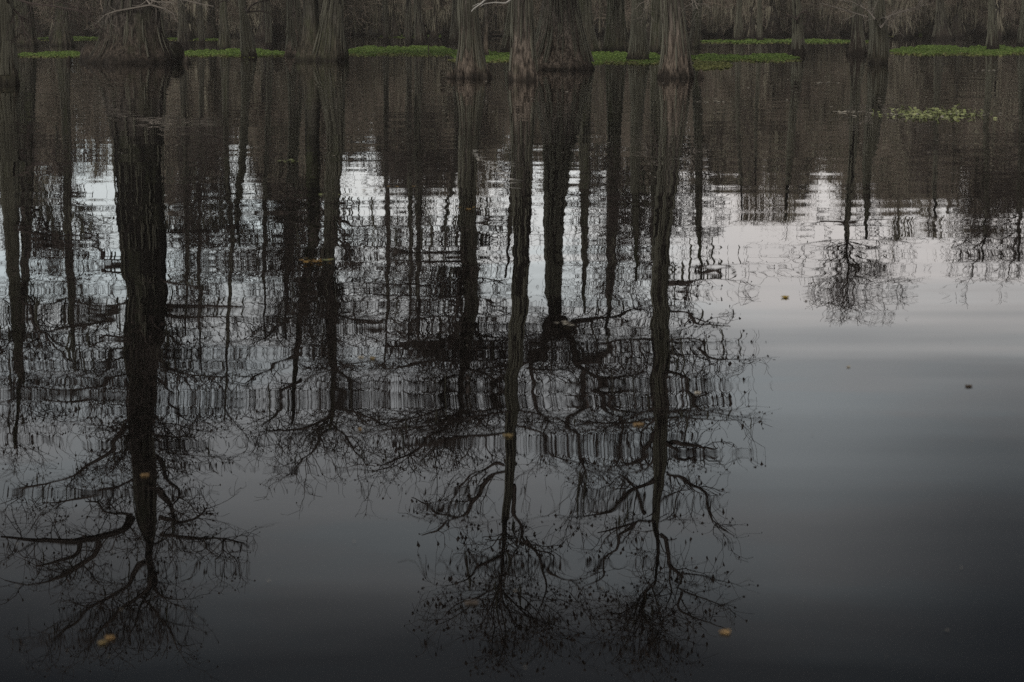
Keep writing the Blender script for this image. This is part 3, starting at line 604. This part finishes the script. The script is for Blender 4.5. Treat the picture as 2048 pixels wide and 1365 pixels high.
# ------------------------------------------------------------------ floating weed mats
def inside_mat(px, py, x0, x1, y0, y1, seed):
    """elongated ragged blob in pixel plan, returns mask"""
    u = (px - x0) / (x1 - x0) * 2 - 1; v = (py - y0) / (y1 - y0) * 2 - 1
    e = 1 - np.abs(u) ** 6
    r = e * (.85 + .22 * np.sin(px * .05 + seed) + .15 * np.sin(px * .13 + seed * 2) + .12 * np.sin(px * .41 + seed))
    return np.abs(v + .12 * np.sin(px * .03 + seed * 3)) < r
def leafpatch(mb, X, Y, Z, s, tilt=.25, sides=5):
    n = len(X); a0 = rng.uniform(0, 6.28, n); ph = np.arange(sides) * 2 * math.pi / sides
    tx, ty = rng.normal(size=n) * tilt, rng.normal(size=n) * tilt
    cx = np.cos(a0[:, None] + ph) * s[:, None]; cy = np.sin(a0[:, None] + ph) * s[:, None] * .8
    V = np.stack([X[:, None] + cx, Y[:, None] + cy, Z[:, None] + cx * tx[:, None] + cy * ty[:, None]], -1)
    C = np.stack([X, Y, Z - s * .12], -1)[:, None]
    V = np.concatenate([V, C], 1); V[..., 2] = np.maximum(V[..., 2], .004)
    i = np.arange(sides); f = np.stack([i, (i + 1) % sides, np.full(sides, sides)], 1)
    mb.add(V, None, (f[None] + (np.arange(n) * (sides + 1))[:, None, None]).reshape(-1, 3))
def mat_weed(label, x0, x1, y0, y1, n, seed, m_=None, s=(.05, .11), gaps=.0, name='weed_mat', sheet=True):
    n = int(n * 2.2); b_ = MB(); px = rng.uniform(x0, x1, n * 2)
    if sheet:
        sb = MB(); nx, ny = int((x1 - x0) / 5), 30; Ds = np.linspace(gp(0, y1)[1], gp(0, y0)[1], ny + 1); gxs = np.linspace(x0, x1, nx + 1)
        gx, gd = np.meshgrid((gxs[:-1] + gxs[1:]) / 2, (Ds[:-1] + Ds[1:]) / 2); gy = 682.5 + FP * np.tan(np.arctan(H / gd) - PITCH)
        kk = inside_mat(gx, gy, x0, x1, y0, y1, seed); jj, ii = np.nonzero(kk)
        def w_(xx, dd): dep = dd * math.cos(PITCH) + H * math.sin(PITCH); return (xx - 1024) * dep / FP
        q4 = [np.stack([w_(gxs[ii + a], Ds[jj + c]), Ds[jj + c], np.full(len(ii), .006)], -1) for a, c in ((0, 0), (1, 0), (1, 1), (0, 1))]
        V4 = np.stack(q4, 1); b_.add(V4, np.arange(len(ii) * 4).reshape(-1, 4))
    Da, Db = gp(0, y1)[1], gp(0, y0)[1]
    D_ = rng.uniform(Da, Db, n * 2); py = 682.5 + FP * np.tan(np.arctan(H / D_) - PITCH)
    k = inside_mat(px, py, x0, x1, y0, y1, seed); 
    dep = D_ * math.cos(PITCH) + H * math.sin(PITCH); X = (px - 1024) * dep / FP
    if gaps: k &= (np.sin(X * 2.1 + seed) * np.sin(D_ * .9 + X * .7) + rng.normal(size=n * 2) * .35) > -1 + gaps * 1.6
    X, D_ = X[k][:n], D_[k][:n]; ss = rng.uniform(s[0], s[1], len(X))
    leafpatch(b_, X, D_, rng.uniform(.006, .022, len(X)), ss, tilt=.28)
    o = b_.build(name, m_ or WEED); tag(o, label, 'water weed', kind='stuff')
mats = [
 ('green strip of floating weed left of the giant buttress', 36, 165, 103, 115, 2600, 1, None),
 ('green strip of floating weed between the giant buttress and the necked trunk', 362, 575, 98, 114, 5200, 2, None),
 ('long green weed strip running left of the centre trio', 690, 925, 92, 112, 9000, 3, None),
 ('green weed patch between the knot-scarred trunk and the middle trunk', 900, 1035, 100, 125, 5000, 4, None),
 ('green weed patch around the cone-footed cypress', 1160, 1330, 103, 129, 7000, 5, None),
 ('long green weed mat right of the tall right trunk', 1370, 1600, 108, 124, 6500, 6, None),
 ('ragged yellow green weed fringe beside the tall right trunk', 1385, 1465, 124, 141, 2000, 7, WEED_Y),
 ('far thin green weed line right of centre', 1395, 1745, 79, 87, 6500, 8, None),
 ('broad green weed mat at the right edge', 1770, 2075, 91, 111, 11000, 9, None),
 ('far small green weed line behind the right hand pair', 1760, 1865, 66, 73, 2500, 10, None),
 ('far thin weed line left of the centre trio', 760, 930, 70, 76, 1800, 11, None),
 ('far thin weed line behind the left buttress', 330, 450, 76, 81, 1200, 12, None),
 ('far thin weed line in the shade at the left', 70, 205, 74, 81, 1200, 13, None)]
for lab, x0, x1, y0, y1, n, sd_, m_ in mats:
    far = y0 < 90
    mat_weed(lab, x0, x1, y0, y1, int(n * 1.3), sd_, m_, s=(.025, .06) if not far else (.06, .14))
    if sd_ not in (7,): mat_weed('yellowing edge of the ' + lab, x0 - 6, x1 + 6, y1 - (y1 - y0) * .35, y1 + 1.5, int(n * .12), sd_ + .5, WEED_Y, s=(.03, .06), name='weed_fringe', sheet=False)

# pennywort patch and loose rafts
def raft(label, x0, x1, y0, y1, n, m_, s, name='leaf_raft', tall=0, cat='floating leaves'):
    b_ = MB(); u = rng.normal(size=n) * .38; px = (x0 + x1) / 2 + np.clip(u, -1, 1) * (x1 - x0) / 2 if n > 12 else rng.uniform(x0, x1, n)
    py = (y0 + y1) / 2 + np.clip(rng.normal(size=n) * .36, -1, 1) * (y1 - y0) / 2
    G = np.array([gp(a, b) for a, b in zip(px, py)])
    Z = rng.uniform(.006, .02, n) + (rng.random(n) < .35) * rng.uniform(0, tall, n)
    ss = rng.uniform(s[0], s[1], n); leafpatch(b_, G[:, 0], G[:, 1], Z, ss, tilt=.35 if tall else .12, sides=7)
    hi = Z > .05
    if hi.any():
        P = np.stack([G[hi, 0], G[hi, 1], Z[hi]], -1); Q = P.copy(); Q[:, 2] = 0; Q[:, 0] += rng.normal(size=len(P)) * .03
        tubes(b_, np.stack([Q, (P + Q) / 2 + [.01, 0, 0], P], 1), np.full((len(P), 3), .005), 3)
    o = b_.build(name, m_); tag(o, label, cat, kind='stuff')
raft('bright green patch of round-leaved plants floating at the right', 1745, 1990, 215, 242, 420, PADG, (.018, .042), 'pennywort_patch', tall=.05, cat='water plants')
raft('pale dead leaves drifting through the round-leaved patch', 1700, 2000, 222, 240, 90, LEAFP, (.02, .05))
raft('thin line of pale litter left of the round-leaved patch', 1640, 1725, 222, 228, 26, LEAFP, (.02, .05))
raft('thin brown line of leaves in front of the tall right trunk', 1395, 1470, 202, 207, 30, LEAFP, (.02, .045))
raft('pale thread of litter near the right edge', 1930, 2020, 139, 144, 30, LEAFP, (.03, .06))
raft('pale thread of litter below the slimmer right hand trunk', 1625, 1700, 164, 168, 16, LEAFP, (.03, .06))
raft('small green and pale raft below the shaggy pair', 540, 610, 320, 326, 16, PADG, (.015, .03))
raft('brown and green leaf raft in the left centre of the water', 585, 665, 520, 531, 34, LEAFB, (.008, .02))
raft('green leaves on the brown raft', 625, 665, 521, 526, 6, PADG, (.012, .02))
raft('small brown litter below the leftmost trunk of the trio', 905, 960, 416, 422, 10, LEAFB, (.012, .02))
raft('small mixed litter left of the centre', 715, 790, 374, 388, 22, LEAFP, (.010, .025))
raft('yellow leaves among the branch reflections', 775, 830, 372, 380, 7, LEAFB, (.012, .02))
raft('pale green scraps at mid left', 630, 700, 386, 396, 9, PADG, (.01, .02))
raft('pale brown leaf raft right of the centre', 1108, 1150, 645, 655, 16, LEAFP, (.010, .02))
# scattered specks
n = 420; px = rng.uniform(60, 2048, n); py = 150 + 270 * rng.beta(1.1, 2.6, n)
b_ = MB(); G = np.array([gp(a, b) for a, b in zip(px, py)]); leafpatch(b_, G[:, 0], G[:, 1], np.full(n, .008), rng.uniform(.008, .022, n) * (G[:, 1] / 25), tilt=.06)
o = b_.build('leaf_specks', LEAFP); tag(o, 'tiny pale specks of leaf scattered over the dark water', 'floating leaves', kind='stuff')

n = 70; px = rng.uniform(20, 2030, n); py = rng.uniform(430, 1340, n)
b_ = MB(); G = np.array([gp(a, b) for a, b in zip(px, py)]); leafpatch(b_, G[:, 0], G[:, 1], np.full(n, .005), rng.uniform(.0015, .005, n), tilt=.05)
o = b_.build('water_specks', LEAFP); tag(o, 'scattered dots of debris on the open near water', 'floating debris', kind='stuff')
# single leaves
def leaf(label, x, y, L, material, lobes=1, curl=.25, rot=0., name='floating_leaf', twin=0, lift=.004, asp=.42):
    X, Y = gp(x, y); root_b = MB(); L *= .82
    def one(cx, cy, L, rot, curl):
        nu, nv = 13, 7; V = []
        for i in range(nu):
            u = i / (nu - 1); w = asp * L * math.sin(math.pi * min(1, u * .97 + .02)) ** .8 * (1 + .12 * math.sin(u * 25))
            for j in range(nv):
                v = j / (nv - 1) * 2 - 1
                lx = (u - .5) * L; ly = v * w * .5
                zz = lift + curl * L * .55 * (abs(v) ** 1.6 * .35 + (u - .5) ** 2 * 1.1) + .004 * math.sin(u * 9 + v * 3)
                V.append((cx + lx * math.cos(rot) - ly * math.sin(rot), cy + lx * math.sin(rot) + ly * math.cos(rot), zz))
        idx = np.arange(nu * nv).reshape(nu, nv)
        root_b.add(V, np.stack([idx[:-1, :-1], idx[1:, :-1], idx[1:, 1:], idx[:-1, 1:]], -1))
    one(0, 0, L, rot, curl)
    for k in range(twin): one(rng.uniform(-1, 1) * L * .32, rng.uniform(-1, 1) * L * .22, L * rng.uniform(.45, .9), rot + rng.uniform(-1.5, 1.5), curl * rng.uniform(.3, 1.2))
    o = root_b.build(name, material, smooth_=True); o.location = (X, Y, 0); tag(o, label, 'leaf', 'single leaves on the water')
    md = o.modifiers.new('thickness', 'SOLIDIFY'); md.thickness = .0015
    return o
LEAFY = plain('yellow_leaf', (.12, .085, .04), (.36, .27, .13), 30, .5)
LEAFD = plain('dark_leaf', (.05, .04, .03), (.16, .12, .09), 20, .5)
LEAFO = plain('ochre_leaf', (.16, .10, .05), (.50, .34, .17), 40, .5)
leaf('curled yellow leaf floating alone on open water, right of centre', 1570, 596, .062, plain('bright_yellow_leaf', (.40, .27, .05), (.62, .45, .12), 30, .5), curl=.5, rot=.3, twin=2, asp=.6)
leaf('dark curled twig-like leaf on the open water near the right edge', 1938, 774, .038, LEAFD, curl=.3, rot=.1, twin=1, asp=.2)
leaf('round golden leaf among the branch reflections', 745, 718, .040, LEAFY, curl=.5, rot=1.0, twin=1, asp=.8)
leaf('pale scrap just left of the round golden leaf', 722, 716, .035, LEAFP, curl=.1, twin=2)
leaf('torn pale leaf over the thick trunk reflection at left', 290, 952, .036, LEAFO, curl=.1, rot=.3, twin=2)
leaf('golden leaf pair under the middle trunk of the trio', 1016, 873, .052, LEAFY, curl=.35, rot=.1, twin=3)
leaf('crumpled brown leaf clump left of the tall right trunk reflection', 1277, 851, .055, LEAFO, curl=.3, rot=.2, twin=4)
leaf('small ochre leaf left of the golden pair', 720, 860, .020, LEAFO, curl=.3, rot=.9, twin=1)
leaf('dim brown leaf clump low in the middle of the water', 942, 1208, .045, plain('dim_leaf', (.09, .075, .06), (.17, .14, .12), 30), curl=.1, rot=.1, twin=4)
leaf('blurred ochre leaf clump at the lower right of the reflected trees', 1452, 1266, .034, LEAFO, curl=.3, rot=.5, twin=4)
leaf('bright orange leaf in the lower left corner', 205, 1288, .030, LEAFY, curl=.3, rot=.6, twin=0)
leaf('brown leaf touching the bright orange one', 220, 1278, .030, plain('brown_leaf', (.2, .12, .05), (.36, .24, .12), 30), curl=.2, rot=.2, twin=2)
leaf('pale sunken-looking leaf at lower right of the centre crown', 1395, 787, .035, LEAFP, curl=.05, rot=.2, twin=2)
leaf('tiny dark scrap on the open water right of centre', 1697, 735, .020, LEAFP, curl=.1, rot=.2, asp=.15)
leaf('tiny dark scrap on the open water below the spreading crown', 1612, 603, .014, LEAFD, curl=.1, rot=0, twin=1)

# snag and stake in the weed
mb = MB(); X, D_ = gp(971, 112); root = empty('broken_snag', (X, D_, 0)); tag(root, 'thin broken snag between the knot-scarred and middle trunks', 'dead trunk')
trunk_mesh(mb, [(0, 0, 0, .17), (.02, 0, .4, .12), (0, 0, .9, .1), (.03, 0, 1.25, .11), (.05, 0, 2.2, .09), (.02, 0, 3.0, .05), (.02, 0, 3.2, .01)], 6, 0, 9, sides=18, rings=20); mb.build('stem', BARK, root, True)
mb = MB(); A = np.array([[[0, 0, 1.3], [.3, 0, 1.8], [.6, -.1, 2.3], [.7, -.1, 3.]]]); tubes(mb, A, np.array([[.04, .03, .02, .01]]), 5); mb.build('branch', TWIG, root)
mb = MB(); X, D_ = gp(857, 116); P = np.array([[[0, 0, -.3], [.01, 0, .3], [-.01, 0, .7], [0.01, 0, .95]]]); tubes(mb, P, np.array([[.028, .026, .022, .016]]), 7)
o = mb.build('wooden_stake', BARK_G); o.location = (X, D_, 0); tag(o, 'thin brown stake standing in the long green weed strip', 'stake')

# ------------------------------------------------------------------ thin evening haze over the swamp
mb = MB(); x0, x1, y0, y1, z0, z1 = -702, 702, -62, 902, -1.6, 42
mb.add([(x0, y0, z0), (x1, y0, z0), (x1, y1, z0), (x0, y1, z0), (x0, y0, z1), (x1, y0, z1), (x1, y1, z1), (x0, y1, z1)],
       [(0, 3, 2, 1), (4, 5, 6, 7), (0, 1, 5, 4), (1, 2, 6, 5), (2, 3, 7, 6), (3, 0, 4, 7)])
hm = bpy.data.materials.new('haze'); hm.use_nodes = True; t = NT(hm.node_tree)
o_ = t.n('ShaderNodeOutputMaterial'); pv = t.n('ShaderNodeVolumePrincipled'); t.set(o_.inputs['Volume'], pv.outputs[0])
pv.inputs['Density'].default_value = 0.0004; pv.inputs['Color'].default_value = (.95, .88, .80, 1); pv.inputs['Anisotropy'].default_value = 0.0
mb.build('haze', hm, kind='stuff')['label'] = 'thin grey evening haze over the water'
